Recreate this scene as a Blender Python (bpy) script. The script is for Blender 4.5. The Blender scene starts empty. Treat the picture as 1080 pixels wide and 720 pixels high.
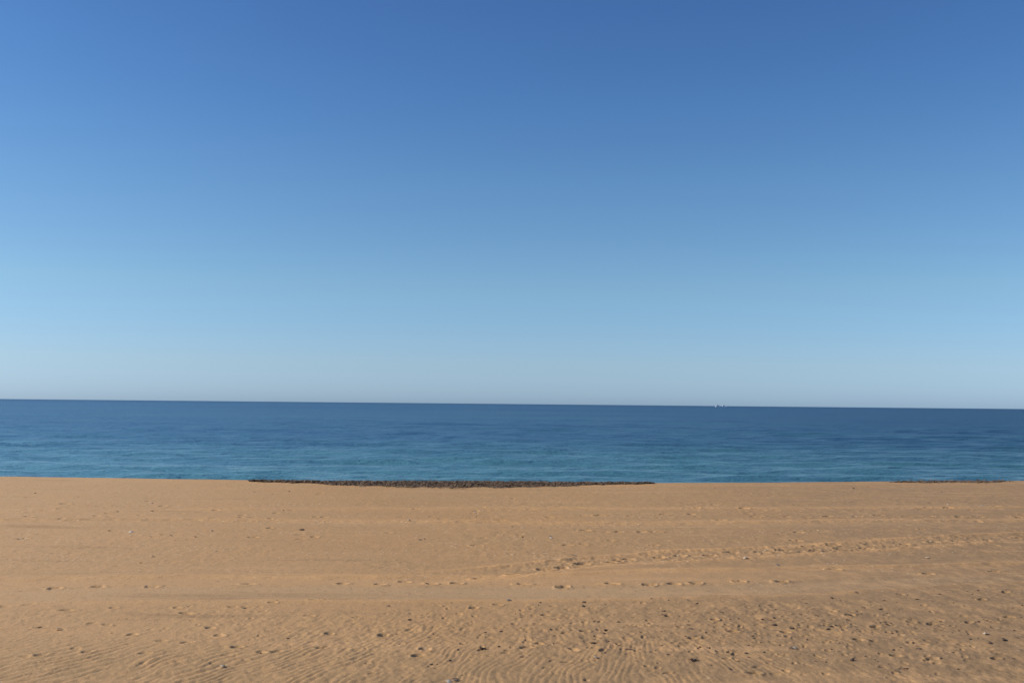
import bpy, math, random
import numpy as np
R = math.radians
scene = bpy.context.scene
col = scene.collection

# ------------------------------------------------------------------ camera
CAM_H = 3.0            # eye height above the dry sand
F = 1000.0             # focal length in pixels of a 1080 px wide frame
PITCH = math.atan(65.8 / F)
ROLL = math.atan(10.6 / 1080)
cam_d = bpy.data.cameras.new('camera')
cam_d.sensor_width = 36.0
cam_d.lens = 36.0 * F / 1080.0
cam_d.clip_start = 0.1
cam_d.clip_end = 100000.0
cam = bpy.data.objects.new('camera', cam_d)
col.objects.link(cam)
from mathutils import Matrix, Vector
cam.matrix_world = (Matrix.Translation((0, 0, CAM_H)) @ Matrix.Rotation(R(90) + PITCH, 4, 'X')
                    @ Matrix.Rotation(ROLL, 4, 'Z'))
scene.camera = cam
CM = cam.matrix_world.copy()

# ------------------------------------------------------------------ sky and sun
SUN_EL, SUN_AZ = R(31), R(-90)      # azimuth clockwise from the view direction (+Y)
world = bpy.data.worlds.new('World'); scene.world = world
world.use_nodes = True
wn = world.node_tree.nodes; wl = world.node_tree.links
bg = wn['Background']
sky = wn.new('ShaderNodeTexSky'); sky.sky_type = 'NISHITA'
sky.sun_disc = False
sky.sun_elevation = SUN_EL
sky.sun_rotation = SUN_AZ
sky.altitude = 0
sky.air_density = 0.8
sky.dust_density = 0.4
sky.ozone_density = 5.0
# colour response over the height above the horizon (clear, dry winter air is bluer than the model's)
tcw = wn.new('ShaderNodeTexCoord'); sxw = wn.new('ShaderNodeSeparateXYZ'); wl.new(tcw.outputs['Generated'], sxw.inputs[0])
mrw = wn.new('ShaderNodeMapRange'); wl.new(sxw.outputs[2], mrw.inputs[0])
mrw.inputs[1].default_value = 0.0; mrw.inputs[2].default_value = 0.5
rampw = wn.new('ShaderNodeValToRGB'); wl.new(mrw.outputs[0], rampw.inputs[0])
stops = [(0.0, (.585, .75, 1.05)), (.016, (.625, .765, 1.05)), (.082, (.75, .805, .905)), (.24, (.845, .925, .87)), (.43, (.76, .915, .93)), (.61, (.625, .845, .965)), (.78, (.565, .78, .955)), (1.0, (.55, .76, .97))]
els = rampw.color_ramp.elements
while len(els) < len(stops): els.new(.5)
for e_, (p_, c_) in zip(els, stops): e_.position = p_
for e_, (p_, c_) in zip(els, stops): e_.color = (*c_, 1)
mxw = wn.new('ShaderNodeMix'); mxw.data_type = 'RGBA'; mxw.blend_type = 'MULTIPLY'; mxw.inputs['Factor'].default_value = 1.0
wl.new(sky.outputs[0], mxw.inputs['A']); wl.new(rampw.outputs[0], mxw.inputs['B'])
wl.new(mxw.outputs['Result'], bg.inputs[0])
bg.inputs[1].default_value = 0.136
sd = bpy.data.lights.new('sun', 'SUN'); sd.energy = 4.5; sd.angle = R(0.53); sd.color = (1.0, 0.89, 0.72)
sun = bpy.data.objects.new('sun', sd); col.objects.link(sun)
sdir = Vector((math.sin(SUN_AZ) * math.cos(SUN_EL), math.cos(SUN_AZ) * math.cos(SUN_EL), math.sin(SUN_EL)))
sun.rotation_euler = sdir.to_track_quat('Z', 'Y').to_euler()
scene.view_settings.view_transform = 'Standard'
scene.view_settings.look = 'None'
scene.view_settings.exposure = 0.0
scene.view_settings.gamma = 1.0
scene.view_settings.use_curve_mapping = False

# ------------------------------------------------------------------ picking points on the beach
HX = [0, 135, 270, 405, 540, 675, 810, 945, 1080]
HY = [419, 421.6, 423.8, 425.5, 427, 428, 428.9, 429.5, 430]
def at(px, py, z=0.0):
    """point of the photograph (1080x720) -> point on the level z in the world"""
    off = py - np.interp(px, HX, HY)
    lin = 425.9 + (px - 540) * (10.6 / 1080) + off
    d = CM.to_3x3() @ Vector(((px - 540) / F, -(lin - 360) / F, -1))
    t = (z - CAM_H) / d.z
    return (d.x * t, d.y * t)

# ------------------------------------------------------------------ noise
rng = np.random.RandomState(7)
_P = rng.permutation(4096)
_G = rng.rand(4096) * 2 * np.pi
_GX, _GY = np.cos(_G), np.sin(_G)
def perlin(x, y, seed=0):
    x = np.asarray(x, dtype=np.float64) + seed * 17.31; y = np.asarray(y, dtype=np.float64) - seed * 9.77
    xi = np.floor(x).astype(np.int64); yi = np.floor(y).astype(np.int64)
    fx = x - xi; fy = y - yi
    u = fx * fx * fx * (fx * (fx * 6 - 15) + 10); v = fy * fy * fy * (fy * (fy * 6 - 15) + 10)
    def g(ix, iy, dx, dy):
        h = _P[(_P[ix & 4095] + iy) & 4095]
        return _GX[h] * dx + _GY[h] * dy
    a = g(xi, yi, fx, fy); b = g(xi + 1, yi, fx - 1, fy)
    c = g(xi, yi + 1, fx, fy - 1); d = g(xi + 1, yi + 1, fx - 1, fy - 1)
    return ((a + (b - a) * u) + ((c + (d - c) * u) - (a + (b - a) * u)) * v) * 1.5
def fbm(x, y, seed=0, octs=3, gain=0.5):
    s = 0; a = 1; 
    for k in range(octs):
        s = s + a * perlin(x, y, seed + k * 5); x = x * 2.03; y = y * 2.03; a *= gain
    return s
def sstep(a, b, x):
    t = np.clip((x - a) / (b - a), 0, 1); return t * t * (3 - 2 * t)

# ------------------------------------------------------------------ lines on the beach, as y(x) in metres
def line(pts):
    w = sorted(at(*p) for p in pts)
    X = np.array([p[0] for p in w]); Y = np.array([p[1] for p in w])
    s0 = (Y[1] - Y[0]) / (X[1] - X[0]); s1 = (Y[-1] - Y[-2]) / (X[-1] - X[-2])
    def f(x):
        y = np.interp(x, X, Y)
        y = np.where(x < X[0], Y[0] + 0.3 * s0 * (x - X[0]), y)
        return np.where(x > X[-1], Y[-1] + 0.3 * s1 * np.minimum(x - X[-1], 12), y)
    return f
EDGE = line([(0, 501), (100, 503.3), (200, 505.4), (270, 507), (330, 508.4), (405, 509.2), (480, 509.8), (540, 510), (600, 509.8), (650, 510.2),
             (700, 510), (800, 509.2), (900, 508), (1000, 506.8), (1080, 505.8)])
A_NEAR = line([(0, 632.5), (270, 632), (540, 632.5), (675, 631), (810, 627), (880, 623), (945, 619.5), (1080, 611)])
A_FAR = line([(0, 618), (270, 617.5), (540, 618), (675, 617.5), (810, 614), (945, 608), (1080, 602)])
A_TOP = line([(0, 609), (270, 610), (420, 610), (540, 609), (640, 605), (700, 602.5), (810, 600), (945, 596.5), (1080, 592)])
B_FAR = line([(340, 609), (430, 606), (500, 600.5), (540, 597), (623, 587.5), (690, 581.5), (810, 577), (945, 568), (1080, 560)])
B_NEAR = line([(440, 616), (540, 610.5), (580, 605), (640, 597), (700, 592.5), (810, 587), (945, 578), (1080, 569.5)])
C_LINE = line([(0, 548), (135, 550), (270, 551), (405, 552), (540, 553), (675, 553.5), (810, 553), (945, 551), (1080, 549)])
D_LINE = line([(0, 536), (270, 537), (540, 536), (810, 536), (1080, 533)])

# footprints: photo x, y, length, width, depth, angle
FP = []
r = random.Random(11)
def fp(px, py, L=.26, W=.11, D=.04, a=None):
    x, y = at(px, py)
    k_ = np.interp(px, [0, 350, 650], [.36, .6, 1.0]) if py > 600 else .8
    D *= k_
    FP.append((x, y, L * r.uniform(.85, 1.1), W, D * r.uniform(.85, 1.15), (r.uniform(-.25, .25) if a is None else a)))
for p in [(58, 618), (70, 642), (160, 618), (262, 616), (103, 617.5), (333, 633), (197, 646), (455, 616), (427, 614), (594, 619), (685, 617), (710, 616),
          (823, 613), (979, 604), (1049, 600), (734, 615.2), (880, 600), (780, 613), (645, 616), (552, 616), (540, 606.5), (505, 610), (482, 615), (361, 616), (400, 617)]:
    fp(*p, L=.26, W=.13, D=.06)
for p in [(575, 601), (593, 599), (614, 595), (644, 593), (651, 590), (663, 589), (696, 587), (717, 585), (749, 585), (771, 582), (804, 582), (827, 580), (858, 580),
          (885, 577.5), (912, 577), (955, 573), (985, 571), (1010, 570), (1040, 568), (1074, 565.5), (617, 560), (653, 561), (677, 561), (690, 561), (632, 544), (701, 543),
          (729, 543), (785, 537), (796, 546), (850, 546), (874, 545), (760, 549), (779, 556), (904, 545), (927, 544), (957, 545), (981, 544), (1013, 544), (1033, 544), (1074, 544),
          (68, 530), (498, 548), (527, 549), (468, 548), (839, 570), (1000, 535), (1050, 533)]:
    fp(*p, L=.32, W=.22, D=.065)
for p in [(27, 690), (43, 689), (153, 688), (170, 675), (198, 677), (221, 662), (232, 670), (250, 682), (98, 655), (113, 657), (92, 686), (80, 682), (338, 682), (275, 687), (292, 686),
          (245, 640), (262, 641), (187, 640), (288, 636), (326, 650), (5, 638), (30, 636), (42, 659), (120, 640), (140, 668), (403, 670), (347, 668), (441, 690), (449, 684), (500, 641), (525, 638),
          (567, 679), (556, 683), (605, 685), (617, 666), (575, 649), (796, 709), (774, 666), (754, 654), (730, 673), (840, 663), (829, 666), (897, 648), (923, 660), (888, 660), (905, 674),
          (1022, 655), (1036, 632), (1061, 623), (1065, 650), (962, 655), (983, 656), (949, 627), (945, 690), (1050, 692), (985, 693), (1015, 614)]:
    fp(*p, L=.17, W=.12, D=.036, a=r.uniform(-.9, .9))
# loosely trodden sand between the tracks and the ripples
for k in range(620):
    px = r.triangular(0, 1090, 900); py = r.triangular(632, 716, 655)
    fp(px, py, L=r.uniform(.07, .15), W=r.uniform(.05, .09), D=r.uniform(.006, .018), a=r.uniform(-1.5, 1.5))
for k in range(40):
    px = r.uniform(560, 1085); py = np.interp(px, [560, 810, 1080], [601, 582, 565]) + r.gauss(0, 2)
    fp(px, py, L=r.uniform(.12, .22), W=r.uniform(.1, .16), D=r.uniform(.008, .022), a=r.uniform(-1.5, 1.5))
for k in range(170):
    px = r.uniform(-20, 1100); py = r.choice([r.uniform(512, 530), r.gauss(545, 2), r.gauss(539, 3), r.uniform(555, 575)])
    if px < 500 and r.random() < .5: continue
    fp(px, py, L=r.uniform(.18, .3), W=r.uniform(.18, .3), D=r.uniform(.012, .035), a=r.uniform(-1.5, 1.5))

def band(y, a, b, soft):
    return sstep(-soft, soft, y - a) * (1 - sstep(-soft, soft, y - b))
def bump(y, c, w):
    return np.exp(-((y - c) / w) ** 2)

_LX = [-8, -5.5, -4, -2, -.7, 6, 8]; _LY = [.17, .165, .14, .105, .095, .10, .10]
_RX = np.linspace(-12, 12, 500); _RU = np.cumsum(1 / np.interp(_RX, _LX, _LY)) * (_RX[1] - _RX[0])
def sand(x, y):
    """height of the beach and its two colour masks (compacted sand, loose dry sand)"""
    x = np.asarray(x, float); y = np.asarray(y, float)
    dist = np.sqrt(x * x + y * y)
    wob = 0.07 * perlin(x * .6, y * .7, 3) + .035 * perlin(x * 2.1, y * 2, 4) + .02 * perlin(x * 6, y * 5, 6)
    an, af, at_ = A_NEAR(x) + wob, A_FAR(x) + wob, A_TOP(x) + wob
    bf, bn = B_FAR(x) + wob, B_NEAR(x) + wob
    c = C_LINE(x) + wob * 2; d = D_LINE(x) + wob * 2
    inA = band(y, an, af, .08); inA2 = band(y, af, at_, .10)
    onB = sstep(-2.6, 0.6, x)
    inB = band(y, bn, bf, .12) * onB
    calm = np.clip(inA + .75 * inA2, 0, 1)
    # broad shape
    z = 0.03 * perlin(x * .09, y * .13, 1) + 0.018 * perlin(x * .3, y * .45, 2)
    # trodden, lumpy sand
    region = sstep(0, 1, (an - y) / 1.0) * (1 - .55 * sstep(-1.5, -4.5, x))
    lump = .85 * fbm(x * 3.6, y * 3.6, 11, 3, .55)
    far = sstep(0, 1.5, y - at_)
    rough = (.16 + .55 * region + .36 * far * (.55 + .45 * onB) + .6 * inB)
    rough = rough * (1 - .88 * calm)
    patch = .65 + .5 * sstep(-.3, .5, perlin(x * .5, y * .5, 31))
    z = z + 0.016 * rough * patch * lump
    z = z + 0.007 * rough * patch * perlin(x * 13, y * 11, 41)
    # wind ripples in the foreground, bending from one side to the other
    s = np.interp(x, [-5.5, -3, -2, -.7, 1, 3, 5.5], [.60, .52, .42, .33, .16, -.20, -.48])
    ux = np.interp(x, _RX, _RU)
    wx = 0.16 * perlin(x * .8, y * .8, 51) + 0.085 * perlin(x * 2.6, y * 1.6, 52)
    lam = np.interp(x, _LX, _LY)
    ph = 2 * np.pi * (ux + (-s * (y - 10.6) + wx) / lam) + .9 * perlin(x * 7, y * 3.2, 53)
    rip = np.sin(ph) + .28 * np.sin(2 * ph + .8)
    mod = .25 + .75 * sstep(-.5, .35, perlin(x * 1.3, y * .9, 55) + .45 * perlin(x * 5, y * 3, 56))
    yr = np.interp(x, [-7, -4.5, -1, 2, 4, 7], [12.0, 12.2, 13.0, 12.6, 11.6, 11.0])
    amp = (1 - sstep(-1.3, .9, y - yr)) * mod * (1 - sstep(5.5, 9, np.abs(x)) * .5)
    amp = amp * np.interp(x, [-6, -3, -1.2, 0, 2.5, 6], [1.5, 1.1, .85, .55, .6, .5])
    z = z + 0.0040 * amp * rip
    # longer, blurred wind drifts on the right
    drift = perlin(x * 2.2 + y * .8, (y - .3 * x) * .55, 57)
    z = z + 0.016 * drift * region * sstep(2.0, 4.5, x)
    # wheel tracks: pressed bands with low shoulders
    z = z - .028 * inA - .014 * inA2
    z = z + .024 * bump(y, at_ + .1, .11) * (.5 + .7 * perlin(x * .6, y, 61)) + .012 * bump(y, an - .08, .09) * (.6 + .6 * perlin(x * .8, y, 62))
    z = z + .012 * bump(y, af, .08) * (.5 + .8 * perlin(x * .9, y, 63))
    z = z + (.034 * bump(y, bf, .12) + .032 * bump(y, bn, .11)) * onB * (.7 + .6 * perlin(x * .8, y, 64)) - .014 * inB
    z = z + .018 * bump(y, c + .5, .25) * (.7 + .6 * perlin(x * .3, y, 65)) - .03 * band(y, c - .55, c + .3, .15)
    z = z + .03 * bump(y, d, .3) * (.6 + .7 * perlin(x * .25, y, 66)) - .025 * band(y, d + .3, d + 1.1, .2)
    # slightly concave upper beach, berm crest, then the foreshore dropping to the sea
    e = EDGE(x) + .18 * perlin(x * .35, y * .1, 71) + .05 * perlin(x * 1.7, y * .3, 72)
    over = np.maximum(0, y - e)
    z = z * (1 - sstep(-1.5, .0, y - e) * .8) - .16 * over * sstep(0, 1.2, over) - .02 * over
    z = np.maximum(z, -4 - .0 * y)
    # footprints
    tint = np.zeros_like(z)
    for (fx, fy, L, W, D, a) in FP:
        rad = L * 1.5 + .1
        m = (np.abs(x - fx) < rad) & (np.abs(y - fy) < rad)
        if not m.any(): continue
        dx = x[m] - fx; dy = y[m] - fy
        ca, sa = math.cos(a), math.sin(a)
        u = (dx * ca + dy * sa) / (L / 2); v = (-dx * sa + dy * ca) / (W / 2)
        q = np.sqrt(u * u + v * v) * (1 + .30 * perlin(x[m] * 11, y[m] * 11, 81))
        z[m] += -D * (1 - sstep(.45, 1.0, q)) + .30 * D * np.exp(-((q - 1.18) / .26) ** 2)
        tint[m] += np.exp(-((q - 1.2) / .3) ** 2) * min(1, D / .05)
    e = EDGE(x)
    compact = np.clip(inA + .35 * inA2 + .35 * band(y, c - .55, c + .3, .2) + .25 * band(y, d + .3, d + 1.1, .3), 0, 1)
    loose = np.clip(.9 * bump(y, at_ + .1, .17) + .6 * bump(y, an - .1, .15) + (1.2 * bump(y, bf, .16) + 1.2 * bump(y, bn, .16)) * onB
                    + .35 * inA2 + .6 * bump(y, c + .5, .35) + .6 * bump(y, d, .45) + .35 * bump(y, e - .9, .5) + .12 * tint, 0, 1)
    wet = sstep(.5, 1.6, over)
    return z, compact, loose, wet

# ------------------------------------------------------------------ helpers
def make_mesh(name, V, Fc):
    me = bpy.data.meshes.new(name)
    V = np.asarray(V, dtype=np.float32); Fc = np.asarray(Fc, dtype=np.int32)
    me.vertices.add(len(V)); me.vertices.foreach_set('co', V.ravel())
    n = Fc.shape[1]
    me.loops.add(Fc.size); me.loops.foreach_set('vertex_index', Fc.ravel())
    me.polygons.add(len(Fc))
    me.polygons.foreach_set('loop_start', np.arange(0, Fc.size, n, dtype=np.int32))
    me.polygons.foreach_set('loop_total', np.full(len(Fc), n, dtype=np.int32))
    me.update(calc_edges=True)
    return me
def grid_faces(nr, nc):
    i = np.arange(nr - 1)[:, None] * nc + np.arange(nc - 1)[None, :]
    return np.stack([i, i + 1, i + nc + 1, i + nc], -1).reshape(-1, 4)
def smooth(me):
    me.polygons.foreach_set('use_smooth', np.ones(len(me.polygons), dtype=bool))
def link(name, me, mat=None, parent=None, **props):
    o = bpy.data.objects.new(name, me); col.objects.link(o)
    if mat and me: me.materials.clear(); me.materials.append(mat)
    if parent: o.parent = parent
    for k, v in props.items(): o[k] = v
    return o
def attr(me, name, arr):
    a = me.attributes.new(name, 'FLOAT', 'POINT'); a.data.foreach_set('value', np.asarray(arr, dtype=np.float32).ravel())
class NT:
    def __init__(s, name):
        s.m = bpy.data.materials.new(name); s.m.use_nodes = True
        s.n = s.m.node_tree.nodes; s.l = s.m.node_tree.links; s.b = s.n['Principled BSDF']
    def new(s, t, **k):
        o = s.n.new(t)
        for a, b in k.items(): setattr(o, a, b)
        return o
    def put(s, sock, v):
        if isinstance(v, bpy.types.NodeSocket): s.l.new(v, sock)
        else: sock.default_value = v
    def noise(s, vec, scale, detail=3, rough=.5):
        t = s.new('ShaderNodeTexNoise'); s.put(t.inputs['Vector'], vec)
        t.inputs['Scale'].default_value = scale; t.inputs['Detail'].default_value = detail; t.inputs['Roughness'].default_value = rough
        return t.outputs['Fac']
    def math(s, op, a, b=0.0, c=None):
        t = s.new('ShaderNodeMath', operation=op); s.put(t.inputs[0], a); s.put(t.inputs[1], b)
        if c is not None: s.put(t.inputs[2], c)
        return t.outputs[0]
    def rng(s, v, a, b, c, d):
        t = s.new('ShaderNodeMapRange'); s.put(t.inputs[0], v)
        for i, q in enumerate((a, b, c, d)): s.put(t.inputs[i + 1], q)
        return t.outputs[0]
    def mix(s, f, a, b, mode='MIX'):
        t = s.new('ShaderNodeMix', data_type='RGBA', blend_type=mode); s.put(t.inputs['Factor'], f)
        s.put(t.inputs['A'], a); s.put(t.inputs['B'], b); return t.outputs['Result']
    def attr(s, name):
        t = s.new('ShaderNodeAttribute'); t.attribute_name = name; return t.outputs['Fac']
    def stretch(s, sc):
        g = s.new('ShaderNodeNewGeometry'); m = s.new('ShaderNodeVectorMath', operation='MULTIPLY')
        s.l.new(g.outputs['Position'], m.inputs[0]); m.inputs[1].default_value = sc; return m.outputs[0]

# ------------------------------------------------------------------ materials
def sand_material():
    t = NT('beach sand')
    p = t.stretch((1, 1, 1))
    base = (.475, .308, .150, 1)
    c = t.mix(t.rng(t.noise(p, .22, 3), .35, .65, 0, 1), base, (.455, .312, .163, 1))
    c = t.mix(t.rng(t.noise(p, 1.6, 4, .6), .38, .66, 0, .7), c, (.49, .310, .160, 1))
    # a greyer, darker tone towards the right-hand foreground
    g = t.new('ShaderNodeNewGeometry'); sx = t.new('ShaderNodeSeparateXYZ'); t.l.new(g.outputs['Position'], sx.inputs[0])
    gx = t.rng(t.math('SUBTRACT', sx.outputs[0], t.math('MULTIPLY', t.math('SUBTRACT', sx.outputs[1], 10.), .25)), -3., 5., 0, 1)
    gx = t.math('MULTIPLY', gx, t.rng(t.noise(p, .9, 4, .6), .3, .6, .5, 1))
    c = t.mix(gx, c, (.350, .242, .140, 1))
    c = t.mix(t.math('MULTIPLY', t.attr('compact'), .75), c, (.50, .36, .215, 1))
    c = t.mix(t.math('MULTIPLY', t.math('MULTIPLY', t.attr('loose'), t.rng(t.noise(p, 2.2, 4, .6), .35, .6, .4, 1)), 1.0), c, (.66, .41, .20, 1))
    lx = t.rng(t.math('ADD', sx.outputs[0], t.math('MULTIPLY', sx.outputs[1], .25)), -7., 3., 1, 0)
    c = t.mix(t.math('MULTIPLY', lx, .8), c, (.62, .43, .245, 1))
    gy = t.rng(sx.outputs[1], 12.5, 10., 0, .6)
    c = t.mix(gy, c, (.375, .268, .145, 1))
    mot = t.noise(t.stretch((1, .55, 1)), 3.2, 4, .62)
    gx2 = t.rng(t.math('SUBTRACT', sx.outputs[0], t.math('MULTIPLY', t.math('SUBTRACT', sx.outputs[1], 10.), .8)), -3.5, 4., 0, 1)
    c = t.mix(t.math('MULTIPLY', gx2, t.rng(mot, .62, .40, .15, 1)), c, (.285, .200, .115, 1))
    c = t.mix(t.rng(mot, .5, .68, 0, .45), c, (.56, .36, .18, 1))
    bnd = t.noise(t.stretch((.16, 1.3, 1)), 1.0, 5, .62)
    c = t.mix(t.rng(bnd, .40, .28, 0, .8), c, (.37, .255, .145, 1))
    c = t.mix(t.rng(bnd, .56, .72, 0, .7), c, (.60, .395, .215, 1))
    # grains and shell grit
    gr = t.noise(p, 42, 2, .6)
    c = t.mix(t.rng(gr, .36, .64, .35, 0), c, (.33, .22, .12, 1))
    gr2 = t.noise(t.stretch((1, .6, 1)), 11, 3, .65)
    c = t.mix(t.rng(gr2, .56, .74, 0, .45), c, (.56, .37, .22, 1))
    c = t.mix(t.rng(gr2, .28, .43, .5, 0), c, (.25, .16, .095, 1))
    vo = t.new('ShaderNodeTexVoronoi'); vo.voronoi_dimensions = '2D'; vo.inputs['Scale'].default_value = 4.0; t.l.new(p, vo.inputs['Vector'])
    sp = t.math('MULTIPLY', t.rng(vo.outputs['Distance'], .05, .10, 1, 0), t.rng(t.noise(p, .8, 3, .6), .50, .60, 0, 1))
    c = t.mix(t.math('MULTIPLY', sp, t.rng(sx.outputs[1], 15., 19., .25, .9)), c, (.78, .66, .50, 1))
    c = t.mix(1.0, c, (1.08, .99, .885, 1), 'MULTIPLY')
    c = t.mix(t.attr('wet'), c, (.13, .085, .052, 1))
    t.l.new(c, t.b.inputs['Base Color'])
    t.put(t.b.inputs['Roughness'], t.rng(t.attr('wet'), 0, 1, .93, .35))
    t.b.inputs['Specular IOR Level'].default_value = .15
    b = t.new('ShaderNodeBump'); b.inputs['Strength'].default_value = .8; b.inputs['Distance'].default_value = .012
    h = t.math('ADD', t.noise(p, 30, 4, .65), t.math('MULTIPLY', t.noise(p, 9, 3, .6), .7))
    t.put(b.inputs['Height'], h); t.l.new(b.outputs[0], t.b.inputs['Normal'])
    return t.m
def water_material():
    t = NT('sea water')
    cd = t.new('ShaderNodeNewGeometry'); sx = t.new('ShaderNodeSeparateXYZ'); t.l.new(cd.outputs['Position'], sx.inputs[0])
    inv = t.math('DIVIDE', 46.0, t.math('MAXIMUM', sx.outputs[1], 40.0))      # 1 at the shore, 0 far out
    shallow = t.rng(inv, .05, .85, .16, .85)
    pn = t.noise(t.stretch((.012, .05, 1)), 1.0, 6, .62)
    pn2 = t.noise(t.stretch((.0035, .008, 1)), 1.0, 6, .62)
    pn3 = t.noise(t.stretch((.10, .35, 1)), 1.0, 4, .6)
    mixf = t.math('ADD', shallow, t.math('MULTIPLY', t.math('SUBTRACT', pn, .5), 1.3))
    mixf = t.math('ADD', mixf, t.math('MULTIPLY', t.math('SUBTRACT', pn2, .5), 1.0))
    mixf = t.math('ADD', mixf, t.math('MULTIPLY', t.math('SUBTRACT', pn3, .5), .9))
    mixf.node.use_clamp = True
    side = t.rng(t.math('DIVIDE', sx.outputs[0], t.math('MAXIMUM', sx.outputs[1], 30.0)), -.55, .5, 0, 1)   # base colour gets paler towards the left, by bearing from the origin
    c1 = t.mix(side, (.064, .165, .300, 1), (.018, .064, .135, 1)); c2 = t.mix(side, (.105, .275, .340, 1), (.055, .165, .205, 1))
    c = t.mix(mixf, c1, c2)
    c = t.mix(t.rng(inv, .0, .035, .55, 0), c, (.016, .050, .125, 1))
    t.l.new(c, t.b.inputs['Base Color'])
    t.b.inputs['IOR'].default_value = 1.333
    t.put(t.b.inputs['Roughness'], t.rng(inv, 0, 1, .42, .14))
    b = t.new('ShaderNodeBump'); b.inputs['Strength'].default_value = 1.0; b.inputs['Distance'].default_value = .25
    h = t.math('ADD', t.math('MULTIPLY', t.noise(t.stretch((.35, 1.0, 1)), 1.3, 4, .6), 1.9), t.math('MULTIPLY', t.noise(t.stretch((.5, 1.0, 1)), 6, 3, .6), .25))
    t.put(b.inputs['Height'], h); t.l.new(b.outputs[0], t.b.inputs['Normal'])
    return t.m
def plain(name, a, b, scale, rough=.8, bumpd=.004, spec=.3):
    t = NT(name)
    tc = t.new('ShaderNodeTexCoord')
    n = t.noise(tc.outputs['Object'], scale, 4, .6)
    t.l.new(t.mix(t.rng(n, .35, .65, 0, 1), a, b), t.b.inputs['Base Color'])
    t.b.inputs['Roughness'].default_value = rough; t.b.inputs['Specular IOR Level'].default_value = spec
    q = t.new('ShaderNodeBump'); q.inputs['Strength'].default_value = .6; q.inputs['Distance'].default_value = bumpd
    t.put(q.inputs['Height'], n); t.l.new(q.outputs[0], t.b.inputs['Normal'])
    return t.m
M_SAND = sand_material(); M_WATER = water_material()
M_WEED = plain('dried seaweed', (.085, .054, .036, 1), (.25, .17, .105, 1), 9.0, .85)
M_SCRAP = plain('seaweed scrap', (.020, .014, .010, 1), (.06, .04, .026, 1), 30.0, .8)
M_STONE = plain('dark stone', (.065, .045, .030, 1), (.19, .125, .080, 1), 4.0, .8)
M_SHELL = plain('bleached shell', (.74, .68, .58, 1), (.60, .50, .40, 1), 60.0, .5)
M_HULL = plain('ship hull paint', (.74, .78, .82, 1), (.7, .74, .8, 1), .3, .5)
M_SHIP = plain('ship superstructure paint', (.62, .66, .7, 1), (.56, .6, .65, 1), .3, .5)
M_GLASS = plain('ship windows', (.15, .18, .2, 1), (.2, .22, .25, 1), 1.0, .2)

# ------------------------------------------------------------------ beach
tin = np.linspace(-.60, .60, 1350)
tout = .60 + np.cumsum(.0009 * 1.16 ** np.arange(1, 52))
tc_ = np.concatenate([-tout[::-1], tin, tout])
yb = list(-80 + 88.5 * (1 - (1 - np.linspace(0, 1, 60)) ** 1.8))[:-1]
yd = [8.5]
while yd[-1] < 37.5: yd.append(yd[-1] + .00185 * yd[-1] * (1 if yd[-1] < 22 else .85))
ye = list(np.linspace(37.6, 46, 50)) + [48, 52, 60, 75]
ys = np.array(yb + yd + ye)
YY = np.repeat(ys[:, None], len(tc_), 1)
XX = tc_[None, :] * np.sqrt(YY ** 2 + 36)
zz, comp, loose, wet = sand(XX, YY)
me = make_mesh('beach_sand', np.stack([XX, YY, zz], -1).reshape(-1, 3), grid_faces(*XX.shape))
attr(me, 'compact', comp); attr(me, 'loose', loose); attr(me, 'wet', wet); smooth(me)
link('beach', me, M_SAND, kind='structure')

# ------------------------------------------------------------------ sea
SEA = -0.80
wt = np.concatenate([np.linspace(-.66, .66, 620)])
wo = .66 + np.cumsum(.003 * 1.13 ** np.arange(1, 45))
wt = np.concatenate([-wo[::-1], wt, wo])
u = np.linspace(1, 0, 560)
wy = 1 / (u * (1 / 37.0 - 1 / 1500.0) + 1 / 1500.0)
wy = np.concatenate([wy, [2000, 3000, 5000, 9000, 18000, 40000, 80000]])
YW = np.repeat(wy[:, None], len(wt), 1); XW = wt[None, :] * YW
dy = np.gradient(wy)[:, None]
zw = np.zeros_like(XW)
wr = random.Random(5)
for k in range(34):
    lam = 0.7 * 1.12 ** k * .9
    if lam > 22: break
    ang = wr.gauss(0, .30) + .06; a = .0065 * lam ** .9 * (.5 if lam > 8 else 2.0 if lam > 1.8 else 1)
    kx, ky = math.sin(ang) * 2 * math.pi / lam, math.cos(ang) * 2 * math.pi / lam
    fade = sstep(1.8, 3.4, lam / dy)
    grp = .6 + .6 * perlin(XW / (lam * 6), YW / (lam * 2.5), 90 + k)
    zw += a * fade * grp * np.sin(kx * XW + ky * YW + wr.uniform(0, 6.28) + 1.6 * perlin(XW / (lam * 5), YW / (lam * 4), 130 + k))
me = make_mesh('sea', np.stack([XW, YW, SEA + zw], -1).reshape(-1, 3), grid_faces(*XW.shape)); smooth(me)
link('sea', me, M_WATER, kind='structure')

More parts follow.
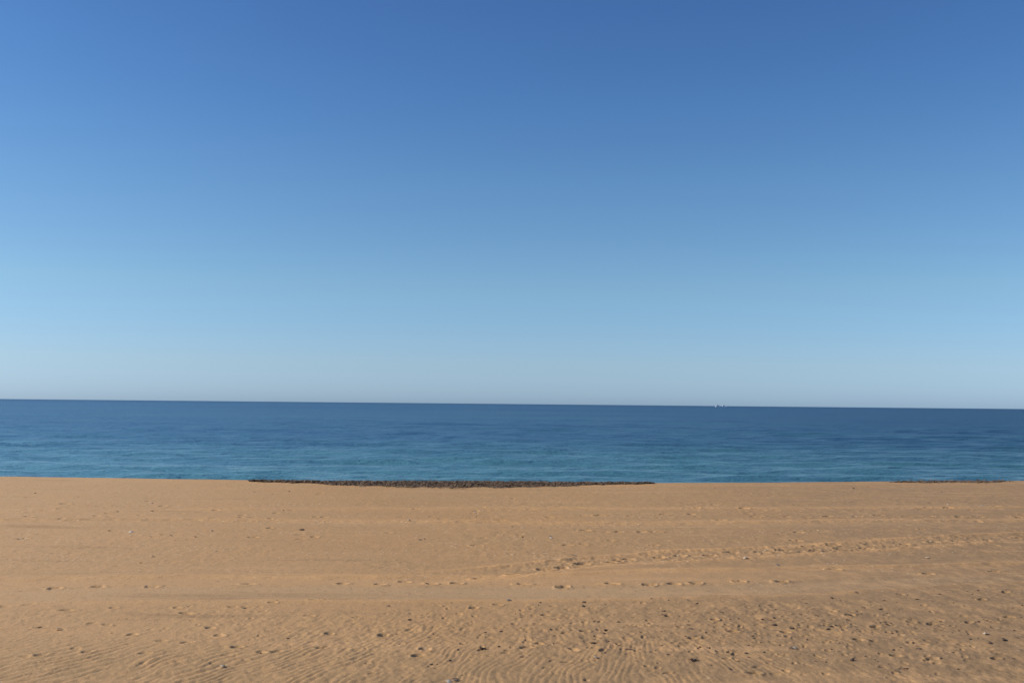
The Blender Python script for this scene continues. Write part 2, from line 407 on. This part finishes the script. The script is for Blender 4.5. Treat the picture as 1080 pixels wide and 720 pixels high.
# ------------------------------------------------------------------ seaweed wrack along the crest of the beach
def H(x, y):
    return float(sand(np.array([x], float), np.array([y], float))[0][0])
def wrack(name, top, bottom, h0, nblades, seed, label):
    """a low uneven bank between two lines, covered in loose blades"""
    rr = np.random.RandomState(seed)
    x0 = max(at(*top[0])[0], at(*bottom[0])[0]); x1 = min(at(*top[-1])[0], at(*bottom[-1])[0])
    ft, fb = line(top), line(bottom)
    nx, ny = 420, 26
    X = np.repeat(np.linspace(x0, x1, nx)[None, :], ny, 0)
    near = fb(X) + .25 * perlin(X * .9, X * 0, 5) + .22 * perlin(X * 3.3, X * 0, 6) + .15 * perlin(X * 9, X * 0, 16)
    farr = np.maximum(ft(X) + .15 * perlin(X * .8, X * 0, 7), near + .05)
    farr = near + (farr - near) * (.25 + .75 * np.sin(np.clip((X - x0) / (x1 - x0), 0, 1) * np.pi) ** .8)
    v = np.linspace(0, 1, ny)[:, None]
    Y = near + (farr - near) * v
    width = np.clip((farr - near) / 1.2, 0, 1)
    endf = np.sin(np.clip((X - x0) / (x1 - x0), 0, 1) * np.pi) ** 1.2
    prof = np.sin(np.clip(v, 0, 1) * np.pi) ** .6
    hh = h0 * prof * width * endf * (.75 + .6 * perlin(X * 2.1, Y * 2.3, 8) + .35 * perlin(X * 7, Y * 7, 9))
    sz = sand(X, Y)[0]
    Z = sz + hh - .012 - .05 * (1 - endf) ** 3 - .02 * (perlin(X * 2.7, Y * 2.7, 18) > .25)
    V = np.stack([X, Y, Z], -1).reshape(-1, 3); Fc = grid_faces(ny, nx)
    n = nblades
    ui = rr.beta(1.5, 1.5, n) * (nx - 1); vi = np.clip(.5 + rr.normal(0, .36, n), -.35, 1.15)
    bx = x0 + (x1 - x0) * ui / (nx - 1)
    nn = np.interp(ui, np.arange(nx), near[0]); ff = np.interp(ui, np.arange(nx), farr[0])
    by = nn + (ff - nn) * vi
    hz = np.zeros(n)
    ii = np.clip(np.round(ui).astype(int), 0, nx - 1); jj = np.clip(np.round(vi * (ny - 1)).astype(int), 0, ny - 1)
    bz = np.maximum(Z[jj, ii], sand(bx, by)[0]) + .004
    L = rr.uniform(.08, .26, n); W = rr.uniform(.008, .022, n); th = rr.uniform(0, np.pi, n); tl = rr.uniform(-.1, .55, n)
    dx, dyy, dz = np.cos(th) * np.cos(tl), np.sin(th) * np.cos(tl), np.sin(tl)
    px, py = -np.sin(th), np.cos(th)
    B = np.stack([bx, by, bz], -1)
    D = np.stack([dx, dyy, dz], -1) * L[:, None]; P = np.stack([px, py, rr.uniform(-.5, .5, n)], -1) * W[:, None]
    mid = B + D * .5 + np.array([0, 0, 1]) * (L * .10)[:, None]
    e = B + D * np.array([1, 1, .6])
    vs = np.stack([B - P, B + P, mid + P, mid - P, e + P * .4, e - P * .4], 1).reshape(-1, 3)
    k = len(V) + np.arange(n)[:, None] * 6
    f1 = np.concatenate([k, k + 1, k + 2, k + 3], 1); f2 = np.concatenate([k + 3, k + 2, k + 4, k + 5], 1)
    me = make_mesh(name, np.concatenate([V, vs]), np.concatenate([Fc, f1, f2]))
    link(name, me, M_WEED, kind='stuff', label=label, category='seaweed')
wrack('seaweed_wrack', [(262, 507), (330, 508.6), (405, 509.6), (480, 510.2), (540, 510.2), (600, 510), (650, 510.4), (690, 510.2)],
      [(262, 507.8), (330, 510.2), (380, 512.6), (430, 514.0), (480, 514.7), (540, 514.3), (590, 512.7), (640, 511.3), (690, 510.5)], .07, 15000, 3,
      'long dark brown bank of washed up seaweed at the middle of the water edge')
wrack('seaweed_wrack', [(935, 507.6), (985, 506.9), (1030, 506.2), (1070, 505.8)],
      [(935, 508.2), (985, 508.4), (1030, 508.0), (1070, 506.8)], .012, 650, 4,
      'thin dark streak of seaweed at the far right of the water edge')

# ------------------------------------------------------------------ small things on the sand
import bmesh
def pebble_mesh(seed, flat):
    rr = random.Random(seed); bm = bmesh.new()
    bmesh.ops.create_icosphere(bm, subdivisions=2, radius=.5)
    ax = [Vector((rr.gauss(0, 1), rr.gauss(0, 1), rr.gauss(0, 1))).normalized() for _ in range(7)]
    for v in bm.verts:
        d = v.co.normalized(); q = 1
        for a in ax: q -= max(0, d.dot(a) - .62) * .75
        v.co = d * .5 * q * (1 + rr.uniform(-.02, .02)); v.co.z *= flat; v.co.y *= .8
        v.co.z += .06 * flat
    me = bpy.data.meshes.new('pebble'); bm.to_mesh(me); bm.free(); me.materials.append(M_STONE); return me
def scrap_mesh(seed):
    rr = random.Random(seed); bm = bmesh.new()
    for k in range(26):
        a = rr.uniform(0, 6.28); L = rr.uniform(.25, .6); w = rr.uniform(.02, .05)
        o = Vector((rr.gauss(0, .13), rr.gauss(0, .13), rr.uniform(0, .12))); lift = rr.uniform(.05, .38)
        prev = None
        for s in range(5):
            t_ = s / 4; p = o + Vector((math.cos(a + t_ * .8), math.sin(a + t_ * .8), 0)) * L * t_
            p.z += lift * math.sin(t_ * 3.14 * .85) * .7
            sd_ = Vector((-math.sin(a), math.cos(a), rr.uniform(-.4, .4))) * w * (1 - .6 * t_)
            cur = (bm.verts.new(p - sd_), bm.verts.new(p + sd_))
            if prev: bm.faces.new((prev[0], prev[1], cur[1], cur[0]))
            prev = cur
    bmesh.ops.create_icosphere(bm, subdivisions=2, radius=.22, matrix=Matrix.Translation((0, 0, .06)) @ Matrix.Diagonal((1.2, 1, .7, 1)))
    for v in bm.verts: v.co += Vector((rr.uniform(-.012, .012),) * 3)
    me = bpy.data.meshes.new('seaweed_scrap'); bm.to_mesh(me); bm.free(); me.materials.append(M_SCRAP); return me
def shell_mesh(seed):
    """an open scallop-like half shell, ribbed, with its hinge"""
    rr = random.Random(seed); bm = bmesh.new(); nr, na = 6, 17
    rows = []
    for i in range(nr):
        q = (i + .35) / nr; row = []
        for j in range(na):
            a = -1.05 + 2.1 * j / (na - 1)
            rad = q * (1 + .05 * math.cos(j * math.pi)) * (1 - .10 * a * a)
            row.append(bm.verts.new((math.sin(a) * rad * .62, math.cos(a) * rad - .5, .34 * math.sin(q * 2.4) * (1 - (a / 1.15) ** 2 * .8) + .012 * math.cos(j * math.pi) * q)))
        rows.append(row)
    for i in range(nr - 1):
        for j in range(na - 1): bm.faces.new((rows[i][j], rows[i][j + 1], rows[i + 1][j + 1], rows[i + 1][j]))
    r_ = bmesh.ops.solidify(bm, geom=bm.faces[:], thickness=.03)
    me = bpy.data.meshes.new('shell'); bm.to_mesh(me); bm.free(); me.materials.append(M_SHELL); return me
PEB = [pebble_mesh(s, f) for s, f in ((1, .6), (2, .5), (3, .7), (4, .45), (5, .6))]
SCR = [scrap_mesh(s) for s in (1, 2, 3)]
SHE = [shell_mesh(s) for s in (1, 2)]

PEBBLES = [(361, 616, .10), (288, 636, .09), (505, 610, .12), (482, 615, .10), (445, 649, .08), (452, 651, .06), (418, 669, .07), (459, 664, .06), (457, 669, .06), (486, 679, .07), (483, 685, .06),
    (512, 667, .08), (528, 666, .06), (526, 682, .07), (530, 688, .06), (476, 636, .07), (304, 673, .06), (386, 653, .07), (326, 650, .07), (347, 668, .09), (37, 519, .12), (83, 523, .13), (362, 518, .13), (334, 522, .11), (287, 522, .10),
    (305, 519, .10), (318, 559.5, .13), (299, 539, .09), (263, 546, .09), (540, 606.5, .10), (552, 616, .10), (645, 616, .10), (734, 615.2, .10), (780, 613, .12), (570, 636, .07), (568, 639, .07), (616, 636, .07), (615, 640, .08), (643, 635, .07),
    (575, 649, .08), (640, 650, .07), (561, 663, .07), (617, 666, .08), (629, 664, .07), (567, 679, .08), (584, 679, .06), (640, 678, .07), (653, 681, .07), (663, 685, .07), (638, 688, .06), (652, 656, .06),
    (687, 633, .07), (705, 635, .06), (735, 638, .08), (700, 646, .08), (700, 650, .06), (746, 647, .07), (761, 647, .08), (770, 654, .07), (804, 654, .09), (713, 661, .09), (726, 659, .07), (742, 672, .06), (723, 671, .06), (738, 682, .08), (698, 680, .06),
    (690, 672, .07), (779, 697, .07), (806, 688, .07), (775, 677, .06), (847, 633, .08), (877, 631, .08), (903, 625, .07), (918, 631, .06), (818, 644, .07), (816, 652, .08), (845, 648, .08), (861, 649, .06), (896, 649, .08), (912, 641, .07), (907, 647, .06),
    (876, 660, .07), (935, 658, .08), (851, 674, .06), (885, 678, .07), (917, 675, .07), (835, 684, .07), (871, 698, .07), (860, 697, .05), (899, 696, .06), (823, 613, .13), (979, 604, .13), (1049, 600, .10), (957, 628, .09), (949, 627, .06), (985, 623, .06), (991, 627, .07),
    (1005, 624, .07), (1020, 623, .06), (1025, 626, .07), (1031, 622, .07), (1017, 639, .09), (1068, 640, .09), (1078, 638, .07), (980, 644, .08), (969, 656, .06), (983, 656, .07), (992, 654, .07), (1032, 654, .07), (1041, 653, .06), (1077, 651, .08),
    (963, 677, .07), (999, 674, .08), (1044, 677, .07), (1058, 673, .08), (1073, 672, .07), (986, 693, .06), (992, 693, .06), (1069, 692, .06), (984, 714, .07), (946, 707, .06), (616, 560, .15), (653, 561, .11), (593, 599, .10), (696, 587, .10), (717, 585, .11), (749, 585, .13),
    (771, 582, .12), (804, 582, .13), (827, 580, .12), (779, 556, .12), (498, 548, .12), (551, 567, .10), (556, 582, .10), (900, 515, .12), (993, 518, .12), (839, 570, .10), (845, 575, .10), (729, 543, .10)]
_rp = random.Random(77)
while len(PEBBLES) < 262:
    q_ = (round(_rp.triangular(350, 1074, 950), 1), round(_rp.triangular(622, 714, 660), 1), _rp.uniform(.04, .07))
    if all(abs(q_[0] - b_[0]) + 2 * abs(q_[1] - b_[1]) > 5 for b_ in PEBBLES): PEBBLES.append(q_)
SCRAPS = [(510, 684, .17), (626, 679, .18), (730, 673, .20), (929, 642, .20), (1036, 632, .20), (1022, 655, .20), (1011, 703, .17), (732, 696, .15), (831, 666, .18), (403, 670, .13), (449, 684, .13), (275, 687, .15), (796, 709, .13), (1061, 623, .18), (42, 659, .11), (923, 660, .15)]
SHELLS = [(291, 634), (725, 635), (754, 687), (838, 683), (786, 589), (501, 541), (502, 545), (431, 550), (443, 570), (447, 569), (540, 556), (552, 556), (581, 568), (524, 562), (580, 566), (1039, 667), (115, 560), (138, 562), (158, 567),
          (170, 565), (180, 566), (160, 587), (223, 561), (206, 568), (227, 582), (246, 561), (148, 594), (61, 662), (480, 717), (473, 718), (536, 634), (629, 694), (1035, 532), (268, 519), (160, 530), (124, 539), (978, 587), (1000, 531), (820, 596), (400, 600), (235, 702), (605, 586)]
ZONES = [  # by photo height, far to near
    (0, 531, 'on the sand nearest the sea'), (531, 555, 'along the faint far track'), (555, 577, 'on plain sand beyond the slanting track'),
    (577, 600, 'by the slanting track'), (600, 620, 'in the row along the smooth track'), (620, 643, 'just below the smooth track'),
    (643, 660, 'in the upper trodden sand'), (660, 676, 'in the lower trodden sand'), (676, 690, 'at the ripple edge'),
    (690, 721, 'near the bottom edge')]
ORD = 'first second third fourth fifth sixth seventh eighth ninth tenth eleventh twelfth thirteenth fourteenth fifteenth sixteenth seventeenth eighteenth nineteenth twentieth'.split() + ['twenty ' + w for w in 'first second third fourth fifth sixth seventh eighth ninth'.split()]
NUM = 'one two three four five six seven eight nine ten eleven twelve thirteen fourteen fifteen sixteen seventeen eighteen nineteen twenty'.split()
def scatter(items, name, kind, meshes, group, cat, sink, seed):
    rr = random.Random(seed)
    byz = {}
    for it in items:
        zi = next(i for i, z in enumerate(ZONES) if z[0] <= it[1] < z[1])
        byz.setdefault(zi, []).append(it)
    pos = [at(it[0], it[1]) for it in items]
    hs = dict(zip(items, sand(np.array([p[0] for p in pos]), np.array([p[1] for p in pos]))[0])) if items else {}
    protos = [bpy.data.objects.new(name, m) for m in meshes]
    for zi, its in sorted(byz.items()):
        parts = [('left half', [i for i in its if i[0] < 540]), ('right half', [i for i in its if i[0] >= 540])]
        for side, lst in parts:
            lst.sort()
            for k, it in enumerate(lst):
                o = rr.choice(protos).copy(); col.objects.link(o)
                x, y = at(it[0], it[1]); s = it[2] * rr.choice((.42, .52, .62, .75, .9, 1.2)) if len(it) > 2 else rr.uniform(.055, .095) * (1 + max(0, y - 15) * .02)
                o.scale = (s * rr.uniform(.9, 1.5), s * rr.uniform(.6, 1.0), s * rr.uniform(.6, 1.0))
                o.rotation_euler = (rr.uniform(-.15, .15), rr.uniform(-.15, .15), rr.uniform(0, 6.28))
                if cat == 'seaweed scrap': o.scale = [v_ * .72 for v_ in o.scale]
                o.location = (x, y, hs[it] + s * sink)
                where = ZONES[zi][2]
                if len(lst) == 1: lab = f'{kind} {where}, the only one in the {side}'
                elif k == len(lst) - 1: lab = f'{kind} {where}, rightmost of the {side}'
                elif k < (len(lst) + 1) // 2: lab = f'{kind} {where}, {ORD[k]} from left, {side}' if k else f'{kind} {where}, leftmost of the {side}'
                else: lab = f'{kind} {where}, {ORD[len(lst)-1-k]} from right, {side}'
                o['label'] = lab; o['category'] = cat; o['group'] = group
    for p in protos: bpy.data.objects.remove(p)
scatter(PEBBLES, 'pebble', 'dark pebble', PEB, 'dark pebbles scattered over the beach', 'pebble', .0, 21)
scatter(SCRAPS, 'seaweed_scrap', 'dark seaweed scrap', SCR, 'seaweed scraps on the sand', 'seaweed scrap', -.03, 22)
scatter(SHELLS, 'shell', 'white shell', SHE, 'bleached shells on the sand', 'shell', .02, 23)

# ------------------------------------------------------------------ the ship on the horizon
def prism(pts, w, name, mat, parent, x=0, y=0):
    """side outline (x, z) extruded across the beam"""
    bm = bmesh.new()
    a = [bm.verts.new((p[0], -w / 2, p[1])) for p in pts]; b = [bm.verts.new((p[0], w / 2, p[1])) for p in pts]
    bm.faces.new(a); bm.faces.new(b[::-1]); n = len(pts)
    for i in range(n): bm.faces.new((a[i], b[i], b[(i + 1) % n], a[(i + 1) % n]))
    bmesh.ops.recalc_face_normals(bm, faces=bm.faces[:])
    bmesh.ops.bevel(bm, geom=bm.edges[:], offset=.08, segments=1, affect='EDGES')
    me = bpy.data.meshes.new(name); bm.to_mesh(me); bm.free()
    return link(name, me, mat, parent)
sx_, sy_ = 0.2205 * 3200, 3200
ship = bpy.data.objects.new('ship', None); col.objects.link(ship)
ship.location = (sx_, sy_, SEA); ship['label'] = 'tiny pale ship on the horizon, right of centre'; ship['category'] = 'ship'
prism([(-19, 3.0), (-17.5, -.6), (15, -.6), (20, 3.6), (14, 3.0)], 7, 'hull', M_HULL, ship)
d1 = prism([(-16, 3.02), (-16, 6.6), (-7, 6.6), (-6, 3.02)], 5.6, 'superstructure', M_SHIP, ship)
prism([(-14, 5.2), (-14, 5.8), (-6.6, 5.8), (-6.6, 5.2)], 5.9, 'window', M_GLASS, d1)
d2 = prism([(5, 3.02), (5.5, 6.4), (12, 6.4), (13, 3.02)], 5.2, 'deckhouse', M_SHIP, ship)
prism([(-12.5, 6.62), (-12.2, 9), (-11.9, 9), (-11.6, 6.62)], .3, 'mast', M_SHIP, ship)
